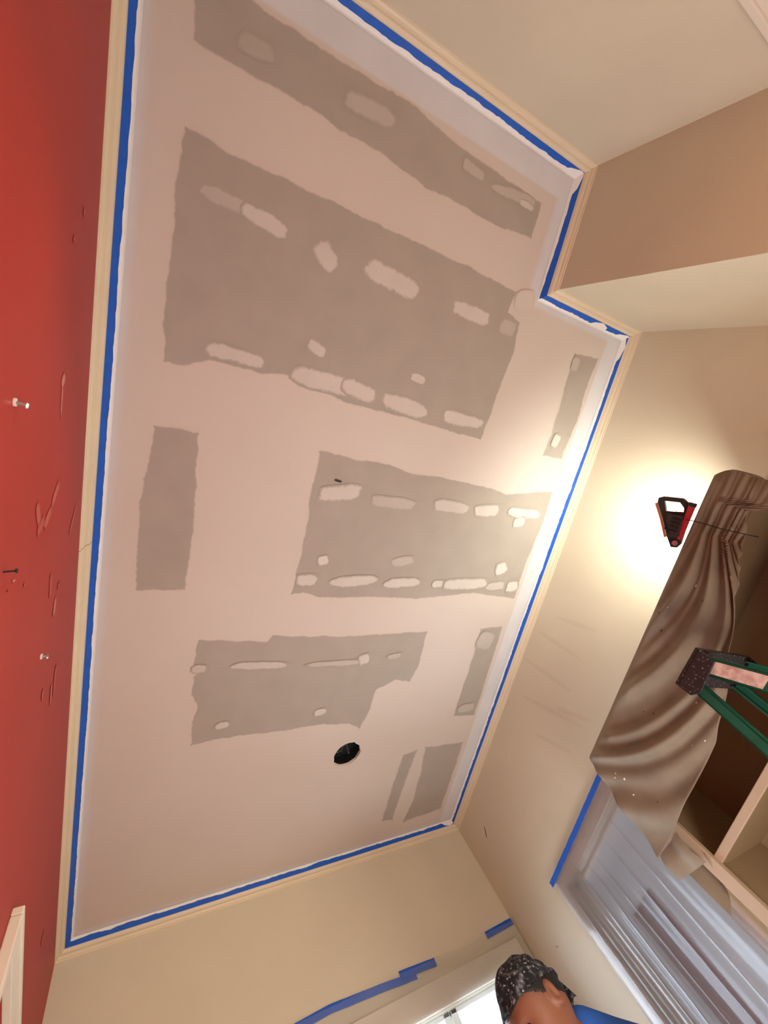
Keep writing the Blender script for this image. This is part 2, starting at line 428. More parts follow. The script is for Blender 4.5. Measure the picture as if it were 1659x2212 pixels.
# freshly cut-in white band round the edge of the ceiling, one strip per wall, mitred
CORN = [(XA, YL), (XF, YL), (XF, YE), (XC, YE), (XC, YC), (XA, YC)]
def inset(u):
    """corner points of the room outline moved u (or one u per wall run) into the room"""
    n = len(CORN); us = list(u) if isinstance(u, (list, tuple)) else [u] * n; out = []
    for i in range(n):
        a, b, c = Vector(CORN[i - 1]), Vector(CORN[i]), Vector(CORN[(i + 1) % n])
        d1 = (b - a).normalized(); d2 = (c - b).normalized()
        n1 = Vector((d1.y, -d1.x)); n2 = Vector((d2.y, -d2.x))     # room lies to the right of the path
        out.append(b + n1 * us[i - 1] + n2 * us[i])
    return out
BW = [0.100, 0.100, 0.155, 0.095, 0.13, 0.15]; BF = [0.060, 0.055, 0.014, 0.03, 0.05, 0.02]
b_out = inset(0.03); b_mid = inset([w_ - f_ for w_, f_ in zip(BW, BF)]); b_in = inset(BW)
for i in range(6):
    bm = bmesh.new(); lay = bm.verts.layers.float.new('feather'); cols = []
    j = (i + 1) % 6; n = max(8, int((b_out[i] - b_out[j]).length / 0.02))
    for k in range(n + 1):
        t = k / n; row = []
        for L, f in ((b_out, 1.0), (b_mid, 1.0), (b_in, 0.0)):
            q = L[i].lerp(L[j], t); v = bm.verts.new((q.x, q.y, CZ - 0.0003)); v[lay] = f; row.append(v)
        cols.append(row)
    for a, b in zip(cols[:-1], cols[1:]):
        for k in range(2): bm.faces.new((a[k], b[k], b[k + 1], a[k + 1]))
    obj('cut_in_band', bm, MT['cutin'], ceiling)
# thin dark nick in the ceiling paint
feather('scratch', stroke_poly(0.318, -0.575, 0.322, -0.605, 0.008, 3), cz(0.0038), 0.001, MT['dark'], ceiling, step=0.004, jit=0.0005)

# ---- junction box in the ceiling hole (a thing of its own: hangs in the joist bay)
jb = empty('junction_box', (HX, HY, CZ + 0.0145))
bm = bmesh.new()
ring = [[bm.verts.new((HX + r * math.cos(k * math.pi / 16), HY + r * math.sin(k * math.pi / 16), z)) for k in range(32)] for r, z in ((0.12, CZ + 0.0145), (0.12, CZ + 0.10), (0.0001, CZ + 0.10))]
for a, b in zip(ring[:-1], ring[1:]):
    for k in range(32): bm.faces.new((a[k], a[(k + 1) % 32], b[(k + 1) % 32], b[k]))
obj('housing', bm, MT['dark'], jb)
for k, (dx, dy) in enumerate(((0.0, 0.01), (0.02, -0.012))):
    bm = bmesh.new()
    tube(bm, [(HX - 0.06 + dx, HY + dy, CZ + 0.09), (HX - 0.03 + dx, HY + dy, CZ + 0.05), (HX + dx, HY + dy * 2, CZ + 0.03), (HX + 0.02 + dx, HY + dy * 3, CZ + 0.045)], 0.004)
    wv = obj('wire', bm, MT['black'], jb, True)
    bm = bmesh.new(); tube(bm, [(HX + 0.02 + dx, HY + dy * 3, CZ + 0.045), (HX + 0.032 + dx, HY + dy * 3, CZ + 0.05)], 0.0022)
    obj('copper_end', bm, MT['steel'], wv, True)
tag(jb, 'dark metal electrical box above the round hole cut in the ceiling', 'electrical box')

# ---- walls
def wall(name, boxes, mat, label):
    bm = bmesh.new()
    for b in boxes: bx(bm, *b)
    return struct(obj(name, bm, mat), label)
DL = (1.375, 2.12, 2.115)            # door in red wall x0 x1 top
WF = (-1.80, -0.45, 0.75, 2.06)      # window in front wall y0 y1 z0 z1
DE = (1.43, 2.02, 2.05)              # doorway in shelf wall
DA = (-1.16, -0.36, 2.055)           # doorway behind the photographer, y0 y1 top
wl = wall('wall_left', [(XA - T, DL[0], YL, YL + T, 0, CZ), (DL[1], XF, YL, YL + T, 0, CZ), (DL[0], DL[1], YL, YL + T, DL[2], CZ)], MT['red'], 'red painted wall with screws and scuffs')
wall('wall_front', [(XF, XF + T, YE - T, WF[0], 0, CZ), (XF, XF + T, WF[1], YL + T, 0, CZ), (XF, XF + T, WF[0], WF[1], 0, WF[2]), (XF, XF + T, WF[0], WF[1], WF[3], CZ)], MT['cream'], 'cream wall with the taped window')
wr = wall('wall_right', [(XC, DE[0], YE - T, YE, 0, CZ), (DE[1], XF, YE - T, YE, 0, CZ), (DE[0], DE[1], YE - T, YE, DE[2], CZ)], MT['cream'], 'cream wall behind the bookcase lit by the work light')
wall('wall_column', [(XA - T, XC, YE - T, YC, 0, CZ)], MT['cream'], 'cream boxed out column projecting into the room')
wall('wall_rear', [(XA - T, XA, YC, DA[0], 0, CZ), (XA - T, XA, DA[1], YL, 0, CZ), (XA - T, XA, DA[0], DA[1], DA[2], CZ)], MT['cream'], 'cream wall beside the column with a door casing')

# ---- floor, board by board
fl = box('floor', XA - T, XF + T, YE - T, YL + T, -0.05, -0.012, MT['wood']); struct(fl, 'brown wooden floor')
bw = 0.09; k = 0; y = YE
while y < YL - 0.001:
    x = XA
    off = (k * 0.37) % 1.1
    cuts = [XA] + [c for c in (XA + off + 0.4, XA + off + 1.5, XA + off + 2.6) if c < XF - 0.2] + [XF]
    for a, b in zip(cuts[:-1], cuts[1:]):
        box('floor_board', a + 0.001, b - 0.001, y + 0.001, min(y + bw, YL) - 0.001, -0.012, 0.0, MT['wood'], fl)
    y += bw; k += 1

# ---- crown moulding, run by run with mitred ends
PROF = [(0.050, 0.0), (0.0495, 0.002), (0.0285, 0.0225), (0.0262, 0.0222), (0.0250, 0.0262), (0.0222, 0.0310), (0.0180, 0.0335), (0.0130, 0.0342),
        (0.0112, 0.0345), (0.0105, 0.0378), (0.0088, 0.0425), (0.0055, 0.0452), (0.0040, 0.0462), (0.0038, 0.0510), (0.0, 0.0520)]
INS = [inset(u) for u, v in PROF]
RUNS = [(0, 1, 'along the red wall', 'trim_1'), (1, 2, 'above the window wall', 'trim_2'), (2, 3, 'above the bookcase wall', 'trim_3'),
        (3, 4, 'on the lit face of the column', 'trim_4'), (4, 5, 'on the shaded face of the column', 'trim_5'), (5, 0, 'above the rear door wall', 'trim_6')]
crowns = []
for a, b, where, nm in RUNS:
    bm = bmesh.new()
    va = [bm.verts.new((INS[i][a].x, INS[i][a].y, CZ - PROF[i][1])) for i in range(len(PROF))]
    vb = [bm.verts.new((INS[i][b].x, INS[i][b].y, CZ - PROF[i][1])) for i in range(len(PROF))]
    for i in range(len(PROF) - 1): bm.faces.new((va[i], vb[i], vb[i + 1], va[i + 1]))
    crowns.append(struct(obj(nm, bm, MT['trim']), 'cream crown moulding ' + where))
# scarf joint crack in the moulding along the red wall
bm = bmesh.new()
for i in range(len(PROF) - 1):
    x = 0.62 + i * 0.002
    q = [(x, YL - PROF[i][0] - 0.0004, CZ - PROF[i][1] - 0.0004), (x + 0.0016, YL - PROF[i][0] - 0.0004, CZ - PROF[i][1] - 0.0004),
         (x + 0.0036, YL - PROF[i + 1][0] - 0.0004, CZ - PROF[i + 1][1] - 0.0004), (x + 0.002, YL - PROF[i + 1][0] - 0.0004, CZ - PROF[i + 1][1] - 0.0004)]
    bm.faces.new([bm.verts.new(c) for c in q])
obj('joint_crack', bm, MT['dark'], crowns[0])

# ---- blue tape on the upper slope of the moulding, with white paint dragged over its edge
def slope_pt(a, b, t, s, lift):
    """point on the flat upper slope: t along run, s 0..1 down the slope"""
    u = 0.0495 + (0.0285 - 0.0495) * s; v = 0.002 + (0.0225 - 0.002) * s
    u += lift * 0.7; v += lift * 0.7
    n = len(CORN)
    IA = inset(u)
    p = IA[a].lerp(IA[b], t)
    return (p.x, p.y, CZ - v)
def tape_run(a, b, where, s1, w0, w1, seed, skip=()):
    L = (Vector(CORN[a]) - Vector(CORN[b])).length; n = max(24, int(L / 0.012))
    IA = {}
    bm = bmesh.new(); col = []
    for i in range(n + 1):
        t = i / n
        e = s1 + 0.03 * mnoise.noise(Vector((t * L * 3, seed, 0)))
        col.append([bm.verts.new(slope_pt(a, b, t, s, 0.0006)) for s in (0.02, 0.35 * e, 0.7 * e, e)])
    for i in range(n):
        for j in range(3): bm.faces.new((col[i][j], col[i + 1][j], col[i + 1][j + 1], col[i][j + 1]))
    o = obj('painters_tape', bm, MT['tape'])
    tag(o, 'blue painters tape strip on crown moulding ' + where, 'masking tape')
    bm = bmesh.new(); col = []
    for i in range(n + 1):
        t = i / n
        f = 0.5 + 0.5 * mnoise.noise(Vector((t * L * 2.3, seed * 5.1, 0)))
        g = mnoise.noise(Vector((t * L * 17, seed * 3.3, 2)))
        h = mnoise.noise(Vector((t * L * 55, seed * 2.3, 4)))
        e = w0 + (w1 - w0) * max(0.0, f * 1.25 + 0.40 * g + 0.30 * h - 0.1)
        for tt in skip:
            if abs(t - tt) * L < 0.05: e = max(e, s1 * (1.0 - abs(t - tt) * L / 0.05 * 0.4) + 0.1 * g)
        e = max(0.03, e)
        p0 = slope_pt(a, b, t, -0.02, 0.0011); q = slope_pt(a, b, t, -0.30, 0.0)
        col.append([bm.verts.new((q[0], q[1], CZ - 0.0016)), bm.verts.new(p0), bm.verts.new(slope_pt(a, b, t, e, 0.0011))])
    for i in range(n):
        for j in range(2): bm.faces.new((col[i][j], col[i + 1][j], col[i + 1][j + 1], col[i][j + 1]))
    obj('paint_smear', bm, MT['wet'], o)
tape_run(0, 1, 'along the red wall', 1.0, 0.10, 0.30, 1.0)
tape_run(1, 2, 'above the window wall', 0.95, 0.10, 0.40, 2.0, (0.985,))
tape_run(2, 3, 'above the bookcase wall', 0.78, 0.10, 0.38, 3.0, (0.985,))
tape_run(3, 4, 'on the lit face of the column', 1.0, 0.06, 0.45, 4.0, (0.35, 0.03))
tape_run(4, 5, 'on the shaded face of the column', 1.0, 0.04, 0.30, 5.0, (0.985,))
tape_run(5, 0, 'above the rear door wall', 1.0, 0.25, 0.60, 6.0, (0.01,))

# ---- wear on the red wall
sc_m = {}
for i, (x0, z0, x1, z1, wd, s) in enumerate(SCUFFS):
    if s < 0.2: continue
    k = round(s * 10) / 10
    if k not in sc_m: sc_m[k] = feather_mat('plaster_scuff_%02d' % int(k * 100), C_RED, srgb(214, 150, 136), k * 0.8, rough=0.5, nscale=120, spec=0.4)
    feather('scuff_mark', stroke_poly(x0, z0, x1, z1, min(wd, 0.03), i + 50), lambda p, i=i: (p[0], YL - 0.0006 - i * 0.00004, p[1]), min(wd, 0.03) * 0.33, sc_m[k], wl, step=0.006, jit=0.002, seed=i)
# faint creases in the paint of the shelf wall
cr = feather_mat('paint_crease', C_CREAM, srgb(196, 180, 152), 0.3, rough=0.6, nscale=30, spec=0.4)
for i, (x0, z0, x1, z1) in enumerate(((1.0, 2.70, 0.98, 2.42), (1.20, 2.74, 1.16, 2.40), (1.40, 2.66, 1.28, 2.30), (1.30, 2.45, 1.22, 2.27), (1.52, 2.50, 1.44, 2.30), (0.86, 2.62, 0.80, 2.40))):
    feather('paint_crease', stroke_poly(x0, z0, x1, z1, 0.030, i + 90), lambda p: (p[0], YE + 0.0006, p[1]), 0.006, cr, wr, step=0.01, jit=0.003, seed=i + 9)
feather('crack_mark', stroke_poly(2.31, 2.59, 2.35, 2.545, 0.006, 7), lambda p: (p[0], YE + 0.0007, p[1]), 0.001, MT['dark'], wr, step=0.004, jit=0.001, seed=4)

# ---- baseboards
struct(box('baseboard_right', 1.15, DE[0] - 0.07, YE, YE + 0.015, 0, 0.11, MT['casing']))
struct(box('baseboard_front', XF - 0.015, XF, YE + 0.02, YL - 0.02, 0, 0.11, MT['casing']))
struct(box('baseboard_left', XA, DL[0] - 0.07, YL - 0.015, YL, 0, 0.11, MT['casing']))

# ---- door in the red wall: casing with back band, closed panelled leaf
d1 = struct(box('door_1', DL[0], DL[1], YL + 0.03, YL + 0.07, 0.005, DL[2], MT['casing']), 'white panelled door in the red wall')
for (x0, x1) in ((DL[0] + 0.1, DL[0] + 0.34), (DL[1] - 0.34, DL[1] - 0.1)):
    for (z0, z1) in ((0.2, 0.95), (1.1, 1.95)):
        box('panel', x0, x1, YL + 0.022, YL + 0.03, z0, z1, MT['casing'], d1, 0.006)
bm = bmesh.new(); tube(bm, [(DL[0] + 0.06, YL + 0.03, 1.0), (DL[0] + 0.06, YL - 0.01, 1.0), (DL[0] + 0.06, YL - 0.03, 1.0)], [0.012, 0.012, 0.026], 14)
obj('door_knob', bm, MT['steel'], d1, True)
CL = struct(box('trim_7', 1.310, DL[0], YL - 0.018, YL, 0, 2.118, MT['casing'], None, 0.002), 'off white door casing on the red wall')
box('casing_leg', DL[1], 2.185, YL - 0.018, YL, 0, 2.118, MT['casing'], CL, 0.002)
box('casing_head', 1.310, 2.185, YL - 0.018, YL, 2.118, 2.180, MT['casing'], CL, 0.002)
box('back_band', 1.306, 2.189, YL - 0.024, YL, 2.166, 2.184, MT['casing'], CL, 0.003)
box('back_band', 1.306, 1.322, YL - 0.024, YL, 0, 2.166, MT['casing'], CL, 0.003)

# ---- doorway behind the photographer: casing, hall beyond
CA = struct(box('trim_8', XA, XA + 0.018, DA[0] - 0.07, DA[0], 0, 2.06, MT['casing'], None, 0.002), 'cream door casing on the rear wall')
box('casing_leg', XA, XA + 0.018, DA[1], DA[1] + 0.07, 0, 2.06, MT['casing'], CA, 0.002)
box('casing_head', XA, XA + 0.018, DA[0] - 0.075, DA[1] + 0.075, 2.06, 2.125, MT['casing'], CA, 0.002)
box('back_band', XA, XA + 0.026, DA[0] - 0.08, DA[1] + 0.08, 2.112, 2.132, MT['casing'], CA, 0.003)
hx0 = XA - T - 1.6
struct(box('wall_hall_end', hx0 - 0.1, hx0, -2.4, 0.8, 0, 2.8, MT['cream']))
struct(box('wall_hall_left', hx0, XA - T, 0.8, 0.9, 0, 2.8, MT['cream']))
struct(box('wall_hall_right', hx0, XA - T, -2.5, -2.4, 0, 2.8, MT['cream']))
struct(box('wall_hall_near', XA - T - 0.02, XA - T, YL + T, 0.8, 0, 2.8, MT['cream']))
struct(box('wall_hall_near_right', XA - T - 0.02, XA - T, -2.4, YE - T, 0, 2.8, MT['cream']))
struct(box('floor_hall', hx0, XA - T, -2.4, 0.8, -0.05, 0, MT['wood']))
struct(box('ceiling_hall', hx0 - 0.1, XA - T, -2.5, 0.9, 2.8, 2.85, MT['ceil']))

# ---- doorway in the shelf wall: casing, jamb and the room beyond
CE = struct(box('trim_9', DE[1], DE[1] + 0.058, YE, YE + 0.018, 0, 2.052, MT['casing'], None, 0.002), 'pinkish white door casing behind the plastic sheet')
box('casing_leg', DE[0] - 0.058, DE[0], YE, YE + 0.018, 0, 2.052, MT['casing'], CE, 0.002)
box('casing_head', DE[0] - 0.058, DE[1] + 0.058, YE, YE + 0.018, 2.052, 2.108, MT['casing'], CE, 0.002)
box('door_stop', DE[1] - 0.014, DE[1], YE - 0.10, YE - 0.05, 0, 2.05, MT['casing'], CE)
box('door_stop', DE[0], DE[1], YE - 0.10, YE - 0.05, 2.036, 2.05, MT['casing'], CE)
RY = YE - T - 1.9
struct(box('wall_back_room', 0.2, 3.6, RY - 0.1, RY, 0, 2.6, MT['bluewall']))
struct(box('wall_back_room_left', 3.6, 3.7, RY, YE - T, 0, 2.6, MT['bluewall']))
struct(box('wall_back_room_right', 0.1, 0.2, RY, YE - T, 0, 2.6, MT['bluewall']))
struct(box('wall_back_room_near', XF + T, 3.6, YE - T - 0.02, YE - T, 0, 2.6, MT['bluewall']))
struct(box('floor_back_room', 0.1, 3.7, RY - 0.1, YE - T, -0.05, 0, MT['wood']))
struct(box('ceiling_back_room', 0.1, 3.7, RY - 0.1, YE - T, 2.6, 2.65, MT['bluewall']))

# ---- window in the front wall
wy0, wy1, wz0, wz1 = WF
wn = struct(box('window_1', XF - 0.018, XF, wy0 - 0.09, wy1 + 0.09, 2.062, 2.158, MT['casing'], None, 0.002), 'window with white sashes under clear film')
box('window_casing', XF - 0.018, XF, wy0 - 0.09, wy0, wz0 - 0.05, 2.062, MT['casing'], wn, 0.002)
box('window_casing', XF - 0.018, XF, wy1, wy1 + 0.09, wz0 - 0.05, 2.062, MT['casing'], wn, 0.002)
box('window_sill', XF - 0.06, XF + 0.05, wy0 - 0.1, wy1 + 0.1, wz0 - 0.03, wz0, MT['casing'], wn, 0.004)
ym = -1.391
for (a, b) in ((wy0, ym - 0.004), (ym + 0.004, wy1)):
    X0, X1 = XF + 0.03, XF + 0.07
    sash = box('sash_rail', X0, X1, a, b, wz1 - 0.018, wz1 + 0.0, MT['glasswhite'], wn, 0.003)
    box('sash_rail', X0, X1, a, b, wz0, wz0 + 0.06, MT['glasswhite'], wn, 0.003)
    box('sash_rail', X0, X1, a, b, 1.38, 1.42, MT['glasswhite'], wn, 0.003)
    box('sash_stile', X0, X1, a, a + 0.034, wz0, wz1, MT['glasswhite'], wn, 0.003)
    box('sash_stile', X0, X1, b - 0.034, b, wz0, wz1, MT['glasswhite'], wn, 0.003)
    for z0, z1 in ((wz0 + 0.06, 1.38), (1.42, wz1 - 0.018)):
        box('pane', X0 + 0.018, X0 + 0.022, a + 0.034, b - 0.034, z0, z1, MT['pane'], wn)

# ================================================================== BOOKCASE
BY = -1.632                      # front plane
bk = empty('bookcase', (0.56, -1.78, 0))
tag(bk, 'tall beige painted bookcase half hidden under the draped drop cloth', 'bookcase')
bx0, bx1, bz = -0.02, 1.137, 2.045
box('side_panel', bx0, bx0 + 0.02, YE + 0.002, BY + 0.02 - 0.02, 0, bz, MT['shelf'], bk)
box('side_panel', bx1 - 0.02, bx1, YE + 0.002, BY, 0, bz, MT['shelf'], bk)
box('back_panel', bx0 + 0.02, bx1 - 0.02, YE + 0.003, YE + 0.012, 0.08, bz - 0.12, MT['shelf'], bk)
box('top_panel', bx0 + 0.02, bx1 - 0.02, YE + 0.003, BY, bz - 0.12, bz, MT['shelf'], bk)
box('plinth', bx0 + 0.02, bx1 - 0.02, YE + 0.02, BY - 0.02, 0, 0.08, MT['shelf'], bk)
for a in (bx0, bx1 - 0.044): box('stile', a, a + 0.044, BY, BY + 0.018, 0, bz, MT['shelf_edge'], bk, 0.002)
box('top_rail', bx0 + 0.044, bx1 - 0.044, BY, BY + 0.018, bz - 0.115, bz, MT['shelf_edge'], bk, 0.002)
for z in (1.602, 1.26, 0.92, 0.50, 0.08):
    s = box('shelf', bx0 + 0.02, bx1 - 0.02, YE + 0.012, BY - 0.004, z, z + 0.02, MT['shelf'], bk)
    box('shelf_lip', bx0 + 0.044, bx1 - 0.044, BY - 0.004, BY + 0.006, z - 0.002, z + 0.022, MT['shelf_edge'], s, 0.002)

# ================================================================== DROP CLOTH
HEM = [(-0.16, 1.74), (-0.02, 1.76), (0.016, 1.80), (0.042, 1.915), (0.16, 1.885), (0.354, 1.822), (0.481, 1.786), (0.62, 1.752), (0.747, 1.728), (0.888, 1.721), (1.08, 1.717), (1.25, 1.716)]
def lerp_tab(tab, x):
    if x <= tab[0][0]: return tab[0][1]
    for (a, fa), (b, fb) in zip(tab[:-1], tab[1:]):
        if x <= b: return fa + (fb - fa) * (x - a) / (b - a)
    return tab[-1][1]
RIDGE = [(0.18, .05, .7), (0.38, .04, .6), (0.57, .036, 1.0), (0.70, .03, .35), (0.84, .036, 1.0), (1.04, .024, .8), (1.13, .022, 1.0), (1.22, .03, .5), (1.34, .04, .8), (1.52, .05, .7), (1.8, .08, .8), (2.2, .12, .7), (2.8, .2, .6)]
ZT = bz + 0.006
def cloth_pt(i, j):
    # i along the case, j from the rear of its top, over the edge and down the front
    u = -0.15 + i * 1.295
    if j < 0.22:
        k = j / 0.22
        y = (YE + 0.05) + (BY + 0.018 - (YE + 0.05)) * k
        z = ZT + 0.006 * (0.5 + 0.5 * mnoise.noise(Vector((u * 7, y * 9, 1)))) + 0.004
        dd = 0.0
    else:
        k = (j - 0.22) / 0.78
        dd = k * (ZT - lerp_tab(HEM, u))
        y = BY + 0.026; z = ZT - dd + 0.004
        if k < 0.06: y = BY + 0.018 + 0.008 * math.sin(k / 0.06 * math.pi / 2)
    x = u + (0.075 * (dd / 0.33) ** 1.2 if u > 1.0 else 0.075 * (dd / 0.33) ** 1.2 * max(0, (u - 0.75) / 0.25))
    if dd > 0:
        uu = max(u, 0.15) + 0.02 * mnoise.noise(Vector((u * 3, dd * 5, 9)))
        X = uu + dd / (0.85 * uu)
        r = sum(w_ * math.exp(-((X - c) / (s * 1.25)) ** 2) for c, s, w_ in RIDGE)
        am = 0.036 * min(1, dd / 0.05) * (0.25 + 0.75 * min(1.0, max(0.0, u / 0.25)))
        y += am * r + 0.006 * mnoise.noise(Vector((u * 5, dd * 6, 3))) * min(1, dd / 0.05)
        y += 0.012 * min(1.0, dd / 0.25)
        # pinched by the cord near the lamp
        y -= 0.010 * math.exp(-((u - 0.118) / 0.05) ** 2) * min(1, dd / 0.04) if dd < 0.2 else 0
    if u < bx0:                       # turns the corner of the case
        e = bx0 - u
        x = bx0 - 0.018 - 0.020 * math.sin(min(1, dd / 0.1) * math.pi) - 0.02 * min(1, dd / 0.1)
        y -= e * 1.5
        if j < 0.22: x = bx0 - 0.012
        z -= 0.02 * math.sin(e * 40) * min(1, dd / 0.05)
    return (x, y, z)
cl = bmesh.new(); grid(cl, cloth_pt, 190, 90)
cloth = obj('drop_cloth', cl, MT['cloth'], None, True)
sm = cloth.modifiers.new('thickness', 'SOLIDIFY'); sm.thickness = 0.0022; sm.offset = 1.0
tag(cloth, 'tan canvas drop cloth draped in swags over the bookcase', 'drop cloth')
# corner of the cloth folded back under itself
def flap(i, j):
    A, B_, C, D = Vector((1.214, -1.585, 1.722)), Vector((1.100, -1.592, 1.716)), Vector((1.235, -1.600, 1.655)), Vector((1.110, -1.600, 1.625))
    p = A.lerp(B_, i).lerp(C.lerp(D, i), j)
    p.y += 0.016 * math.sin(j * math.pi) + 0.006 * math.sin(i * 9)
    return p
bm = bmesh.new(); grid(bm, flap, 16, 10); obj('folded_corner', bm, MT['cloth'], cloth, True)
def flap2(i, j):
    A, B_, C, D = Vector((1.20, -1.612, 1.668)), Vector((1.095, -1.606, 1.640)), Vector((1.205, -1.622, 1.530)), Vector((1.140, -1.620, 1.585))
    p = A.lerp(B_, i).lerp(C.lerp(D, i), j)
    p.y -= 0.05 * math.sin(i * math.pi) * (1 - 0.5 * j)
    return p
bm = bmesh.new(); grid(bm, flap2, 12, 12); obj('hanging_corner', bm, MT['cloth'], cloth, True)
# dried paint drips on the cloth
sp = random.Random(5)
for k in range(16):
    x = sp.uniform(0.30, 1.10); z = lerp_tab(HEM, x) + sp.uniform(0.02, 0.24)
    i = (x + 0.15) / 1.295; d = (ZT - z) / (ZT - lerp_tab(HEM, x)); p = cloth_pt(i, 0.22 + 0.78 * d)
    bm = bmesh.new(); bmesh.ops.create_icosphere(bm, subdivisions=1, radius=sp.uniform(0.002, 0.0045))
    bmesh.ops.scale(bm, vec=(1.4, 0.5, 1), verts=bm.verts); bmesh.ops.translate(bm, verts=bm.verts, vec=(p[0], p[1] + 0.002, p[2]))
    obj('paint_drip', bm, MT['wet'] if k % 3 else MT['dark'], cloth, True)

# ================================================================== WORK LIGHT lying on the cloth
lm = empty('work_light', (0.145, -1.64, 2.066))
tag(lm, 'black and red LED work light lying on top of the draped bookcase', 'work light')
LR = Matrix.Translation((0, -1.625, 2.068)) @ Matrix.Rotation(math.radians(-20), 4, 'X') @ Matrix.Translation((0, 1.625, -2.062))
OUT = [(0.081, 2.180), (0.071, 2.166), (0.060, 2.110), (0.073, 2.086), (0.110, 2.074), (0.196, 2.065), (0.214, 2.063), (0.231, 2.070), (0.236, 2.087), (0.205, 2.110), (0.147, 2.144), (0.097, 2.178)]
WIN = [(0.086, 2.160), (0.077, 2.114), (0.092, 2.096), (0.106, 2.093), (0.119, 2.143)]
def prism(outer, hole, y0, y1, mtx):
    bm = bmesh.new(); caps = []
    polys = [outer] + ([hole] if hole else [])
    for y in (y0, y1):
        loops = [[bm.verts.new((x, y, z)) for x, z in L] for L in polys]; caps.append(loops)
        flat = [v for L in loops for v in L]
        for t in tessellate_polygon([[Vector((x, z, 0)) for x, z in L] for L in polys]):
            try: bm.faces.new([flat[k] for k in t])
            except ValueError: pass
    for La, Lb in zip(caps[0], caps[1]):
        n = len(La)
        for k in range(n): bm.faces.new((La[k], La[(k + 1) % n], Lb[(k + 1) % n], Lb[k]))
    bmesh.ops.recalc_face_normals(bm, faces=bm.faces)
    bmesh.ops.transform(bm, matrix=mtx, verts=bm.verts)
    return bm
obj('housing', prism(OUT, WIN, -1.640, -1.612, LR), MT['black'], lm)
hb = obj('battery_bay', prism([(0.118, 2.086), (0.190, 2.076), (0.198, 2.098), (0.150, 2.128), (0.124, 2.134)], None, -1.612, -1.592, LR), MT['black'], lm)
for k in range(4):
    box('rib', 0.132 + k * 0.014, 0.137 + k * 0.014, -1.590, -1.587, 2.085, 2.112, MT['dark'], hb, 0.0, LR)
obj('side_trim', prism([(0.100, 2.180), (0.148, 2.147), (0.207, 2.113), (0.211, 2.117), (0.151, 2.152), (0.104, 2.184)], None, -1.640, -1.612, LR), MT['orange'], lm)
obj('stand', prism([(0.073, 2.0655), (0.200, 2.0635), (0.198, 2.074), (0.076, 2.082)], None, -1.606, -1.592, Matrix.Identity(4)), MT['lampred'], lm)
box('stand_foot', 0.066, 0.080, -1.608, -1.590, 2.064, 2.084, MT['black'], lm, 0.002)
bm = bmesh.new(); tube(bm, [(0.216, -1.604, 2.079), (0.216, -1.596, 2.079)], 0.009, 14); bmesh.ops.transform(bm, matrix=LR, verts=bm.verts)
obj('pivot_screw', bm, MT['steel'], lm)
bm = bmesh.new(); bmesh.ops.create_icosphere(bm, subdivisions=1, radius=0.005); bmesh.ops.translate(bm, verts=bm.verts, vec=(0.181, -1.62, 2.130)); bmesh.ops.transform(bm, matrix=LR, verts=bm.verts)
obj('switch_button', bm, MT['black'], lm)
obj('lens', prism([(0.112, 2.134), (0.120, 2.082), (0.205, 2.072), (0.214, 2.094), (0.148, 2.136)], None, -1.644, -1.640, LR), emit_mat('led_lens', (1.0, 0.97, 0.88, 1), 25.0), lm)
ld = bpy.data.lights.new('led', 'AREA'); ld.shape = 'RECTANGLE'; ld.size = 0.10; ld.size_y = 0.05
ld.energy = LAMP_W; ld.color = (0.98, 1.0, 0.92); ld.spread = math.radians(165)
lo = bpy.data.objects.new('led_beam', ld); COL.objects.link(lo); lo.parent = lm
lo.matrix_parent_inverse = Matrix.Translation(-ORG[lm.name])
nrm = Vector((0.45, -0.58, 0.68)).normalized()
lo.rotation_euler = nrm.to_track_quat('-Z', 'Y').to_euler()
lo.location = LR @ Vector((0.140, -1.662, 2.140))
bm = bmesh.new()
pts = [(0.128, -1.594, 2.072), (0.122, -1.575, 2.040), (0.118, -1.556, 1.995), (0.117, -1.552, 1.948), (0.111, -1.556, 1.885), (0.108, -1.575, 1.86)]
tube(bm, pts, 0.0016, 6)
cd = obj('tie_cord', bm, MT['dark'], None, True); tag(cd, 'thin dark cord hanging from the work light across the drop cloth', 'cord')

# ================================================================== STEPLADDER
lc = Vector((0.452, -1.31, 0)); ang = math.atan2(0.043, 0.287)
LM = Matrix.Translation(lc) @ Matrix.Rotation(ang, 4, 'Z')          # local x = depth, local y = width (negative y = far side)
la = empty('stepladder', lc); la['label'] = 'green fibreglass stepladder with spattered black cap standing before the bookcase'; la['category'] = 'ladder'
HW = 0.146; TZ = 1.732
bm = bmesh.new(); bx(bm, -0.055, 0.050, -HW - 0.008, HW + 0.008, TZ - 0.012, TZ, LM, 0.003); obj('top_cap', bm, MT['cap'], la)
for s in (-1, 1):
    bm = bmesh.new()
    q = [(-0.055, TZ - 0.010), (0.050, TZ - 0.010), (0.052, TZ - 0.040), (0.036, TZ - 0.052), (-0.046, TZ - 0.046)]
    y0, y1 = (HW, HW + 0.009) if s > 0 else (-HW - 0.009, -HW)
    va = [bm.verts.new((x, y0, z)) for x, z in q]; vb = [bm.verts.new((x, y1, z)) for x, z in q]
    bm.faces.new(va); bm.faces.new(vb[::-1])
    for k in range(5): bm.faces.new((va[k], vb[k], vb[(k + 1) % 5], va[(k + 1) % 5]))
    bmesh.ops.recalc_face_normals(bm, faces=bm.faces)
    bmesh.ops.transform(bm, matrix=LM, verts=bm.verts); obj('cap_skirt', bm, MT['cap'], la)
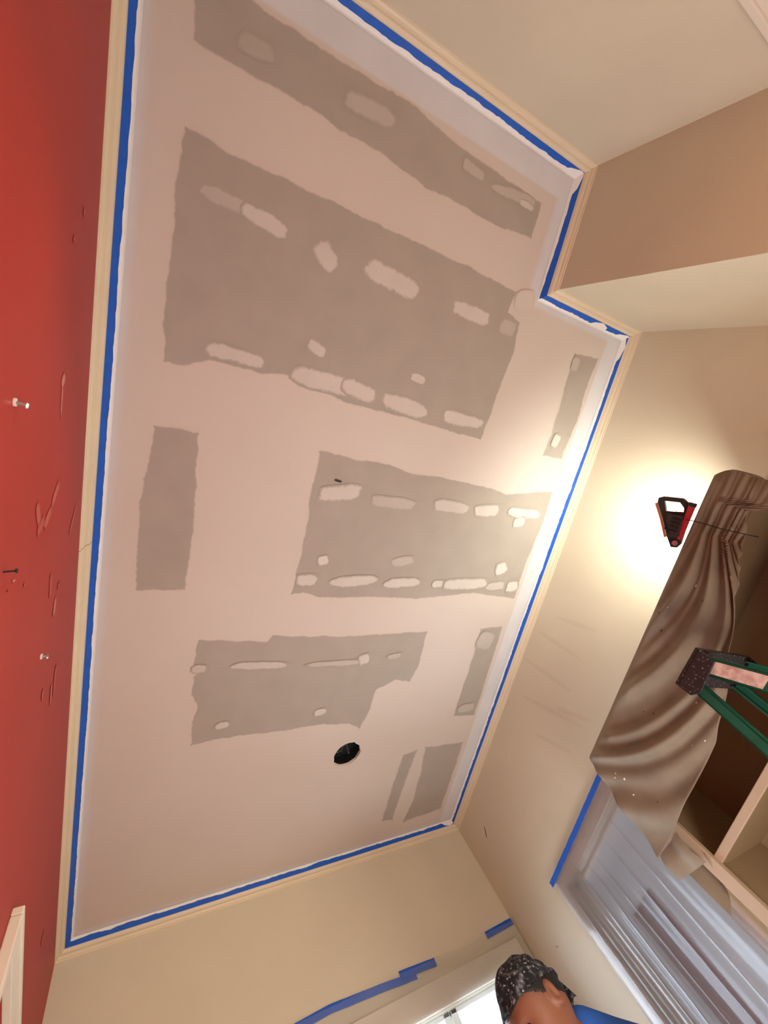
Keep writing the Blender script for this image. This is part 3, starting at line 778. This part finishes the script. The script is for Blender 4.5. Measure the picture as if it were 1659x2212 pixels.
def rail(name, s, xt, xb, wd, th, mat, flare):
    """C-channel rail from the cap to the floor on side s"""
    bm = bmesh.new(); y_t = s * (HW - 0.002); y_b = s * (HW + flare)
    def sec(z):
        k = (TZ - 0.02 - z) / (TZ - 0.02); cx = xt + (xb - xt) * k; cy = y_t + (y_b - y_t) * k
        return cx, cy
    for a0, a1, b0, b1 in ((-wd / 2, wd / 2, -0.003, 0.0), (-wd / 2, -wd / 2 + 0.004, -th, 0.0), (wd / 2 - 0.004, wd / 2, -th, 0.0)):
        ring = []
        for z in (0.0, TZ - 0.02):
            cx, cy = sec(z)
            ring.append([bm.verts.new((cx + a, cy + s * b, z)) for a, b in ((a0, b0), (a1, b0), (a1, b1), (a0, b1))])
        bm.faces.new(ring[0]); bm.faces.new(ring[1])
        for k in range(4): bm.faces.new((ring[0][k], ring[0][(k + 1) % 4], ring[1][(k + 1) % 4], ring[1][k]))
    bmesh.ops.recalc_face_normals(bm, faces=bm.faces)
    bmesh.ops.transform(bm, matrix=LM, verts=bm.verts)
    r = obj(name, bm, mat, la)
    cx, cy = sec(0.0)
    bm = bmesh.new(); bx(bm, cx - wd / 2 - 0.006, cx + wd / 2 + 0.006, cy - 0.024, cy + 0.024, 0, 0.03, LM, 0.003); obj('foot', bm, MT['black'], r)
    return r, sec
secs = {}
for s in (1, -1):
    rf, sf = rail('front_rail', s, -0.022, -0.60, 0.046, 0.026, MT['green'], 0.09)
    rb, sb = rail('rear_rail', s, 0.026, 0.36, 0.026, 0.022, MT['green'], 0.06)
    secs[s] = (sf, sb)
    if s == 1:
        for z1, z0 in ((1.686, 1.592), (1.584, 1.44)):      # worn labels stuck on the rail
            bm = bmesh.new(); L = []
            for z, a in ((z1, -0.016), (z1, 0.016), (z0, 0.016), (z0, -0.016)):
                cx, cy = sf(z); L.append(bm.verts.new((cx + a, cy + 0.0008, z)))
            bm.faces.new(L); bmesh.ops.transform(bm, matrix=LM, verts=bm.verts); obj('worn_label', bm, MT['sticker'], rf)
for z in (1.38, 1.08, 0.78, 0.48, 0.20):
    (xa, ya), (xb_, yb_) = secs[1][0](z), secs[-1][0](z)
    bm = bmesh.new(); bx(bm, xa - 0.04, xa + 0.04, yb_ + 0.004, ya - 0.004, z - 0.022, z, LM, 0.002); obj('step', bm, MT['steel'], la)
for z in (1.20, 0.70, 0.25):
    (xa, ya), (xb_, yb_) = secs[1][1](z), secs[-1][1](z)
    bm = bmesh.new(); bx(bm, xa - 0.010, xa + 0.010, yb_ + 0.004, ya - 0.004, z - 0.012, z + 0.012, LM); obj('rear_brace', bm, MT['green'], la)
for s in (1, -1):
    (xa, ya), (xb_, yb_) = secs[s][0](0.9), secs[s][1](0.9)
    bm = bmesh.new(); tube(bm, [LM @ Vector((xa, ya - s * 0.01, 0.9)), LM @ Vector(((xa + xb_) / 2, ya - s * 0.01, 0.88)), LM @ Vector((xb_, yb_ - s * 0.01, 0.9))], 0.006, 8)
    obj('spreader_bar', bm, MT['steel'], la)

# ================================================================== PLASTIC SHEET over the doorway
pf = random.Random(11)
def sheet_pt(i, j):
    # i 0..1 from bookcase side to far side, j 0..1 from tape down to the floor
    x0, x1 = 1.372, 2.078
    conv = 0.035 * min(1, j * 2.5)
    x = x0 + (x1 - x0) * i
    x += conv * (0.5 - i) * 0.6
    z = 2.108 - j * 2.06
    am = 0.001 + 0.006 * min(1, j * 3)
    y = YE + 0.026 + am * (0.55 * math.sin(i * 23 + 1.2 * j) + 0.15 * math.sin(i * 41 + 2.0 + 0.8 * math.sin(j * 3)) + 0.35 * mnoise.noise(Vector((i * 22, j * 1.2, 3)))) + 0.006 * min(1, j * 4)
    # a few sharp creases running down from the tape, then fine pleats near the far casing
    for c0, c1, hh in ((0.22, 0.30, .010), (0.36, 0.42, .012), (0.52, 0.50, .012), (0.60, 0.66, .016), (0.71, 0.72, .014), (0.90, 0.86, .012)):
        y += hh * min(1, j * 6) * math.exp(-abs(i - (c0 + (c1 - c0) * j)) / 0.007)
    y += 0.0012 * min(1, j * 5) * math.exp(-((i - 0.80) / 0.10) ** 2) * math.sin(i * 150 + j * 2)
    return (x, y, z)
bm = bmesh.new(); grid(bm, sheet_pt, 220, 50)
ps = obj('plastic_sheet', bm, MT['film'], None, True); tag(ps, 'clear plastic sheet hung in pleats over the doorway beside the bookcase', 'plastic sheet')
def tape_strip(name, pts, width_dir, wd, nrm_, label, seed, th=0.0006):
    """a strip of tape through pts, lying on a surface with normal nrm_"""
    bm = bmesh.new(); P = [Vector(p) for p in pts]; wdv = Vector(width_dir).normalized(); n_ = Vector(nrm_)
    pp = []
    for a, b in zip(P[:-1], P[1:]):
        k = max(2, int((b - a).length / 0.02))
        pp += [a.lerp(b, t / k) for t in range(k)]
    pp.append(P[-1])
    col = []
    for q in pp:
        jt = 0.0012 * mnoise.noise(q * 40 + Vector((seed, 0, 0)))
        col.append([bm.verts.new(q + wdv * (sgn * wd / 2 + jt) + n_ * off) for sgn, off in ((-1, 0), (1, 0), (1, th), (-1, th))])
    for a, b in zip(col[:-1], col[1:]):
        for k in range(4): bm.faces.new((a[k], a[(k + 1) % 4], b[(k + 1) % 4], b[k]))
    bm.faces.new(col[0]); bm.faces.new(col[-1][::-1]); bmesh.ops.recalc_face_normals(bm, faces=bm.faces)
    o = obj(name, bm, MT['tape']); tag(o, label, 'masking tape'); return o
tape_strip('painters_tape', [(1.375, YE + 0.034, 2.120), (2.082, YE + 0.034, 2.113)], (0, 0, 1), 0.024, (0, 1, 0), 'blue tape strip holding the top of the plastic sheet over the doorway', 1)
tape_strip('painters_tape', [(2.082, YE + 0.004, 1.665), (2.086, YE + 0.004, 1.20)], (1, 0, 0), 0.024, (0, 1, 0), 'blue tape strip down the far edge of the plastic sheet', 2)

# burgundy hanging seen through the sheet, in the room beyond
def curtain(i, j):
    return (2.03 + 0.20 * i, YE - T - 0.35 + 0.012 * math.sin(i * 20), 1.92 - 1.9 * j)
bm = bmesh.new(); grid(bm, curtain, 40, 4)
cu = obj('curtain', bm, MT['burgundy'], None, True); tag(cu, 'burgundy hanging fabric seen blurred through the plastic sheet', 'curtain')
cu.modifiers.new('thickness', 'SOLIDIFY').thickness = 0.004

# ================================================================== FILM AND TAPE on the window wall
def film_pt(i, j):
    y = -1.925 + i * 1.62; z0 = 2.222 + 0.012 * max(0, min(1, (i - 0.3) / 0.2))
    if 0.13 < i < 0.30: z0 -= 0.012 * math.sin((i - 0.13) / 0.17 * math.pi)
    z = z0 - j * 1.6
    x = XF - 0.024 - 0.006 * math.sin(i * 9 + j) * min(1, j * 8) - 0.005 * mnoise.noise(Vector((i * 9, j * 14, 5)))
    x -= 0.004 * math.sin((i * 10 - j * 30)) * math.exp(-((j - 0.07) / 0.06) ** 2)
    return (x, y, z)
bm = bmesh.new(); grid(bm, film_pt, 120, 90)
fm = obj('masking_film', bm, MT['film_thin'], None, True); tag(fm, 'thin clear film hanging over the window below torn blue tape', 'plastic film')
tape_strip('painters_tape', [(XF - 0.004, -1.739, 2.222), (XF - 0.004, -1.93, 2.228)], (0, 0, 1), 0.030, (-1, 0, 0), 'short blue tape piece at the corner beside the plastic covered doorway', 3)
tape_strip('painters_tape', [(XF - 0.0045, -1.205, 2.232), (XF - 0.0045, -1.405, 2.219)], (0, 0, 1), 0.032, (-1, 0, 0), 'blue tape piece overlapping a longer strip above the window', 4)
tape_strip('painters_tape', [(XF - 0.003, -1.285, 2.208), (XF - 0.003, -1.10, 2.222), (XF - 0.003, -0.845, 2.236), (XF - 0.003, -0.60, 2.226), (XF - 0.003, -0.33, 2.21)], (0, 0, 1), 0.030, (-1, 0, 0), 'long crooked blue tape strip above the window', 5)

# ================================================================== SCREWS AND NAILS
def fastener(name, p, d, L, r, rh, mat, label, cat):
    bm = bmesh.new(); p = Vector(p); d = Vector(d).normalized()
    tube(bm, [p - d * 0.004, p + d * (L - 0.003), p + d * (L - 0.0029), p + d * L], [r, r, rh, rh * 0.8], 10)
    o = obj(name, bm, mat); tag(o, label, cat); return o
o = fastener('wall_screw', (0.128, YL, 2.138), (0.15, -1, 0.1), 0.018, 0.0028, 0.0055, MT['steel'], 'steel screw sticking out of the red wall beside the long scratch', 'screw')
bm = bmesh.new(); tube(bm, [(0.128, YL + 0.002, 2.138), (0.128, YL - 0.003, 2.138)], 0.0065, 12); obj('wall_anchor', bm, MT['glasswhite'], o)
o = fastener('wall_screw', (0.741, YL, 2.349), (0.2, -1, 0.2), 0.014, 0.0028, 0.0055, MT['steel'], 'small steel screw in the red wall nearer the door casing', 'screw')
bm = bmesh.new(); tube(bm, [(0.741, YL + 0.002, 2.349), (0.741, YL - 0.003, 2.349)], 0.0065, 12); obj('wall_anchor', bm, MT['glasswhite'], o)
fastener('nail', (0.400, YL, 2.100), (0.0, -1, 0.35), 0.018, 0.0016, 0.0042, MT['dark'], 'black nail sticking out of the red wall between the two screws', 'nail')
fastener('nail', (2.335, YE, 1.99), (0.0, 1, 0.1), 0.012, 0.0018, 0.004, MT['steel'], 'shiny nail in the cream wall beside the doorway casing', 'nail')

# ================================================================== PERSON
def skin_mesh(joints, edges, sub=2):
    """joints: list of ((x,y,z),(rx,ry)); grown with a Skin modifier, returned as a mesh"""
    me = bpy.data.meshes.new('tmp'); me.from_pydata([j[0] for j in joints], edges, []); o = bpy.data.objects.new('tmp', me); COL.objects.link(o)
    s = o.modifiers.new('skin', 'SKIN'); s.use_smooth_shade = True
    for k, j in enumerate(joints):
        sv = me.skin_vertices[0].data[k]; r = j[1] if isinstance(j[1], tuple) else (j[1], j[1]); sv.radius = r; sv.use_root = (k == 0)
    ss = o.modifiers.new('sub', 'SUBSURF'); ss.levels = sub; ss.render_levels = sub
    dg = bpy.context.evaluated_depsgraph_get(); dg.update()
    out = bpy.data.meshes.new_from_object(o.evaluated_get(dg)); bpy.data.objects.remove(o, do_unlink=True); bpy.data.meshes.remove(me)
    return out
HC = Vector((1.455, -1.028, 1.640))                               # head centre
HM = Matrix.Translation(HC) @ Matrix.Rotation(math.radians(2), 4, 'Z') @ Matrix.Rotation(math.radians(-22), 4, 'X')   # faces +y, looks down
def head_shape(d):
    """direction on unit sphere -> head surface, local: +y face, +z up, metres"""
    x, y, z = d
    r = Vector((x * 0.074, y * 0.093, z * 0.112))
    if z < 0:                                                        # jaw narrows
        k = min(1, -z); r.x *= 1 - 0.30 * k * k; 
        r.y = r.y * (1 - 0.10 * k) + 0.022 * k * (1 if y > -0.2 else 0.1)
    if y < 0: r.y *= 1.06
    g = lambda cx, cz, s: math.exp(-(((r.x - cx) / s) ** 2 + ((r.z - cz) / s) ** 2)) * (1 if y > 0 else 0)
    r.y += 0.026 * math.exp(-((r.x / 0.012) ** 2)) * math.exp(-(((r.z + 0.018) / 0.020) ** 2)) * (1 if y > 0 else 0)   # nose
    r.y += 0.012 * math.exp(-((r.x / 0.010) ** 2)) * math.exp(-(((r.z - 0.008) / 0.016) ** 2)) * (1 if y > 0 else 0)
    for s in (-1, 1):
        r.y -= 0.012 * g(s * 0.031, 0.008, 0.016)                    # eye sockets
        r.y += 0.006 * g(s * 0.030, 0.030, 0.014)                    # brow
        r.y += 0.006 * g(s * 0.040, -0.022, 0.020)                   # cheek
    r.y += 0.008 * math.exp(-((r.x / 0.024) ** 2)) * (math.exp(-(((r.z + 0.056) / 0.006) ** 2)) + math.exp(-(((r.z + 0.068) / 0.006) ** 2))) * (1 if y > 0 else 0)  # lips
    r.y += 0.010 * g(0, -0.095, 0.018)                               # chin
    return r
def head_bm(scale=1.0, nu=48, nv=36, keep=None):
    bm = bmesh.new(); bmesh.ops.create_uvsphere(bm, u_segments=nu, v_segments=nv, radius=1.0)
    for v in bm.verts:
        v.co = head_shape(v.co.normalized()) * scale
    if keep:
        dele = [f for f in bm.faces if not keep(f.calc_center_median() / scale)]
        bmesh.ops.delete(bm, geom=dele, context='FACES')
    return bm
pe = empty('person', (1.50, -1.36, 0))
tag(pe, 'person in black paisley bandana and blue shirt looking down by the window', 'person')
J = [((1.50, -1.40, 0.98), (0.15, 0.10)), ((1.50, -1.36, 1.18), (0.135, 0.10)), ((1.49, -1.27, 1.32), (0.14, 0.10)), ((1.475, -1.19, 1.43), (0.085, 0.065)), ((1.470, -1.12, 1.52), 0.05), ((1.46, -1.06, 1.60), 0.05),
     # left arm (camera side) raised forward
     ((1.34, -1.15, 1.385), 0.056), ((1.27, -0.98, 1.20), 0.042), ((1.34, -0.78, 1.16), 0.032), ((1.36, -0.72, 1.15), (0.036, 0.02)), ((1.37, -0.66, 1.14), (0.038, 0.018)),
     ((1.62, -1.16, 1.385), 0.056), ((1.70, -0.99, 1.20), 0.042), ((1.62, -0.79, 1.14), 0.032), ((1.60, -0.73, 1.13), (0.036, 0.02)), ((1.59, -0.67, 1.12), (0.038, 0.018)),
     ((1.41, -1.40, 0.90), 0.085), ((1.40, -1.34, 0.50), 0.056), ((1.40, -1.40, 0.10), 0.038), ((1.40, -1.30, 0.045), (0.042, 0.03)), ((1.39, -1.22, 0.035), (0.04, 0.022)),
     ((1.59, -1.40, 0.90), 0.085), ((1.60, -1.36, 0.50), 0.056), ((1.61, -1.42, 0.10), 0.038), ((1.61, -1.32, 0.045), (0.042, 0.03)), ((1.62, -1.24, 0.035), (0.04, 0.022))]
E_ = [(0, 1), (1, 2), (2, 3), (3, 4), (4, 5), (3, 6), (6, 7), (7, 8), (8, 9), (9, 10), (3, 11), (11, 12), (12, 13), (13, 14), (14, 15), (0, 16), (16, 17), (17, 18), (18, 19), (19, 20), (0, 21), (21, 22), (22, 23), (23, 24), (24, 25)]
fig = bmesh.new()
tm = skin_mesh(J, E_); fig.from_mesh(tm); bpy.data.meshes.remove(tm)
def finger_set(base, fw, side, th):
    base = Vector(base); fw = Vector(fw).normalized(); side = Vector(side).normalized(); dn = Vector((0, 0, -1))
    for k, (o_, L) in enumerate(((-0.030, 0.068), (-0.010, 0.078), (0.010, 0.074), (0.029, 0.058))):
        p = base + side * o_
        tm = skin_mesh([(tuple(p), 0.0095), (tuple(p + fw * L * 0.45 + dn * 0.006), 0.009), (tuple(p + fw * L * 0.75 + dn * 0.024), 0.0085), (tuple(p + fw * L * 0.85 + dn * 0.045), 0.007)], [(0, 1), (1, 2), (2, 3)], 2)
        fig.from_mesh(tm); bpy.data.meshes.remove(tm)
    p = base - fw * 0.05 + side * th * 0.03
    tm = skin_mesh([(tuple(p), 0.012), (tuple(p + side * th * 0.025 + fw * 0.02 + dn * 0.01), 0.0105), (tuple(p + side * th * 0.03 + fw * 0.05 + dn * 0.022), 0.008)], [(0, 1), (1, 2)], 2)
    fig.from_mesh(tm); bpy.data.meshes.remove(tm)
finger_set((1.373, -0.645, 1.138), (0.15, 1, -0.15), (1, -0.15, 0), 1)
finger_set((1.587, -0.655, 1.118), (-0.15, 1, -0.15), (1, 0.15, 0), -1)
hb_ = head_bm()
bmesh.ops.transform(hb_, matrix=HM, verts=hb_.verts)
tm = bpy.data.meshes.new('tmp'); hb_.to_mesh(tm); hb_.free(); fig.from_mesh(tm); bpy.data.meshes.remove(tm)
for s in (-1, 1):                                                    # ears
    e = bmesh.new(); bmesh.ops.create_uvsphere(e, u_segments=14, v_segments=10, radius=1.0)
    for v in e.verts:
        c = v.co.copy(); v.co = Vector((c.x * 0.010 + s * 0.074, c.y * 0.018 - 0.012 - 0.006 * abs(c.z), c.z * 0.031 - 0.008))
        if c.x * s > 0.3 and abs(c.y) < 0.5 and abs(c.z) < 0.55: v.co.x -= s * 0.008
    bmesh.ops.transform(e, matrix=HM, verts=e.verts); tm = bpy.data.meshes.new('tmp'); e.to_mesh(tm); e.free(); fig.from_mesh(tm); bpy.data.meshes.remove(tm)
body = obj('body', fig, MT['skin'], pe, True)
rm = body.modifiers.new('weld', 'REMESH'); rm.mode = 'VOXEL'; rm.voxel_size = 0.0045; rm.use_smooth_shade = True
s_ = body.modifiers.new('soften', 'SMOOTH'); s_.factor = 0.5; s_.iterations = 2
for s in (-1, 1):                                                    # eyes
    e = bmesh.new(); bmesh.ops.create_uvsphere(e, u_segments=12, v_segments=8, radius=0.011); bmesh.ops.translate(e, verts=e.verts, vec=(s * 0.031, 0.0745, 0.006))
    bmesh.ops.transform(e, matrix=HM, verts=e.verts); obj('eye', e, MT['hair'], pe, True)
hb_ = head_bm(1.035, 128, 96, keep=lambda c: c.z > (min(0.052, 0.004 + 1.15 * c.y) if c.y > 0 else 0.004 + 0.55 * c.y))
bmesh.ops.transform(hb_, matrix=HM, verts=hb_.verts); hr = obj('hair', hb_, MT['hair'], pe, True)
hr.modifiers.new('thickness', 'SOLIDIFY').thickness = 0.004
hb_ = head_bm(1.075, 128, 96, keep=lambda c: c.z > 0.034 + 0.30 * c.y)
for v in hb_.verts:
    v.co += v.co.normalized() * (0.003 * mnoise.noise(v.co * 30) + 0.002 * math.sin(v.co.z * 160 + v.co.y * 70))
bmesh.ops.transform(hb_, matrix=HM, verts=hb_.verts); bd = obj('bandana', hb_, MT['bandana'], pe, True)
bd.modifiers.new('thickness', 'SOLIDIFY').thickness = 0.003
for s in (-1, 1):                                                    # tails of the knot at the back
    def tail(i, j, s=s):
        return (s * 0.010 + (j - 0.5) * 0.034 * (0.4 + i) + s * 0.012 * i, -0.104 + 0.016 * i, 0.0 - 0.060 * i + 0.004 * math.sin(j * 6))
    b2 = bmesh.new(); grid(b2, tail, 10, 6); bmesh.ops.transform(b2, matrix=HM, verts=b2.verts); obj('bandana_tail', b2, MT['bandana'], bd, True)
kn = bmesh.new(); bmesh.ops.create_icosphere(kn, subdivisions=2, radius=0.02); bmesh.ops.scale(kn, vec=(1.2, 0.8, 1), verts=kn.verts); bmesh.ops.translate(kn, verts=kn.verts, vec=(0, -0.108, 0.004)); bmesh.ops.transform(kn, matrix=HM, verts=kn.verts); obj('knot', kn, MT['bandana'], bd, True)
def garment(name, joints, edges, mat):
    tm = skin_mesh(joints, edges); b3 = bmesh.new(); b3.from_mesh(tm); bpy.data.meshes.remove(tm)
    for v in b3.verts:
        v.co += v.co.normalized().cross(Vector((0.3, 0.5, 0.8))) * 0 + Vector((mnoise.noise(v.co * 9), mnoise.noise(v.co * 9 + Vector((5, 0, 0))), mnoise.noise(v.co * 9 + Vector((0, 7, 0))))) * 0.006
    return obj(name, b3, mat, pe, True)
garment('shirt', [((1.50, -1.40, 0.92), (0.17, 0.125)), ((1.50, -1.37, 1.16), (0.155, 0.12)), ((1.49, -1.28, 1.31), (0.162, 0.118)), ((1.476, -1.205, 1.425), (0.100, 0.082)), ((1.482, -1.150, 1.560), (0.070, 0.070)),
                  ((1.335, -1.16, 1.385), 0.070), ((1.278, -1.03, 1.25), 0.062), ((1.265, -0.985, 1.21), 0.058), ((1.625, -1.17, 1.385), 0.070), ((1.692, -1.04, 1.25), 0.062), ((1.705, -0.995, 1.21), 0.058), ((1.478, -1.108, 1.610), (0.046, 0.040))],
        [(0, 1), (1, 2), (2, 3), (3, 4), (3, 5), (5, 6), (6, 7), (3, 8), (8, 9), (9, 10), (4, 11)], MT['shirt'])
garment('trousers', [((1.50, -1.40, 0.96), (0.165, 0.118)), ((1.41, -1.40, 0.88), 0.102), ((1.40, -1.345, 0.50), 0.078), ((1.40, -1.40, 0.11), 0.066), ((1.59, -1.40, 0.88), 0.102), ((1.60, -1.365, 0.50), 0.078), ((1.61, -1.42, 0.11), 0.066)],
        [(0, 1), (1, 2), (2, 3), (0, 4), (4, 5), (5, 6)], MT['jeans'])
for a, b, c in (((1.40, -1.41, 0.07), (1.40, -1.31, 0.056), (1.39, -1.20, 0.046)), ((1.61, -1.43, 0.07), (1.61, -1.33, 0.056), (1.62, -1.22, 0.046))):
    garment('shoe', [(a, (0.054, 0.062)), (b, (0.056, 0.05)), (c, (0.052, 0.036))], [(0, 1), (1, 2)], MT['shoe'])

# ================================================================== ADDED FILL LAMPS, out of view
def bulb(name, loc, hgt, watts, colr, rad, label):
    x, y = loc; e = empty(name, (x, y, 0)); tag(e, label, 'lamp')
    b = bmesh.new(); tube(b, [(x, y, 0), (x, y, 0.02), (x, y, 0.03)], [0.11, 0.11, 0.03], 24); obj('lamp_base', b, MT['black'], e)
    if hgt > 0.1:
        b = bmesh.new(); tube(b, [(x, y, 0.03), (x, y, hgt)], 0.012, 12); obj('pole', b, MT['steel'], e, True)
    b = bmesh.new(); tube(b, [(x, y, hgt if hgt > 0.1 else 0.03), (x, y, hgt + 0.05)], 0.02, 14); obj('socket', b, MT['black'], e, True)
    b = bmesh.new(); bmesh.ops.create_uvsphere(b, u_segments=18, v_segments=12, radius=0.03); bmesh.ops.translate(b, verts=b.verts, vec=(x, y, hgt + 0.075))
    obj('bulb', b, emit_mat(name + '_glass', (colr[0], colr[1], colr[2], 1), 8.0), e, True)
    l = bpy.data.lights.new(name + '_light', 'POINT'); l.energy = watts; l.color = colr; l.shadow_soft_size = rad
    lo_ = bpy.data.objects.new(name + '_light', l); COL.objects.link(lo_); lo_.parent = e
    lo_.matrix_parent_inverse = Matrix.Translation(-ORG[e.name]); lo_.location = (x, y, hgt + 0.14 + rad * 0.2)
bulb('added_hall_fill', (XA - T - 0.9, -1.10), 1.55, HALL_FILL_W, (1.0, 0.90, 0.78), 0.12, 'added fill lamp on a pole in the hall behind the rear doorway')  # invented source, brightens the front wall through the doorway
bulb('added_pole_fill', (0.55, -0.90), 0.50, FLOOR_FILL_W, (1.0, 0.94, 0.86), 0.30, 'added fill lamp on a short pole standing before the stepladder')  # invented source, lifts the ceiling from below
bulb('added_back_room_fill', (2.7, YE - T - 0.6), 0.05, BACK_FILL_W, (0.86, 0.92, 1.0), 0.15, 'added low cool fill lamp on the floor of the room behind the plastic')  # invented source, gives the cool glow behind the sheet
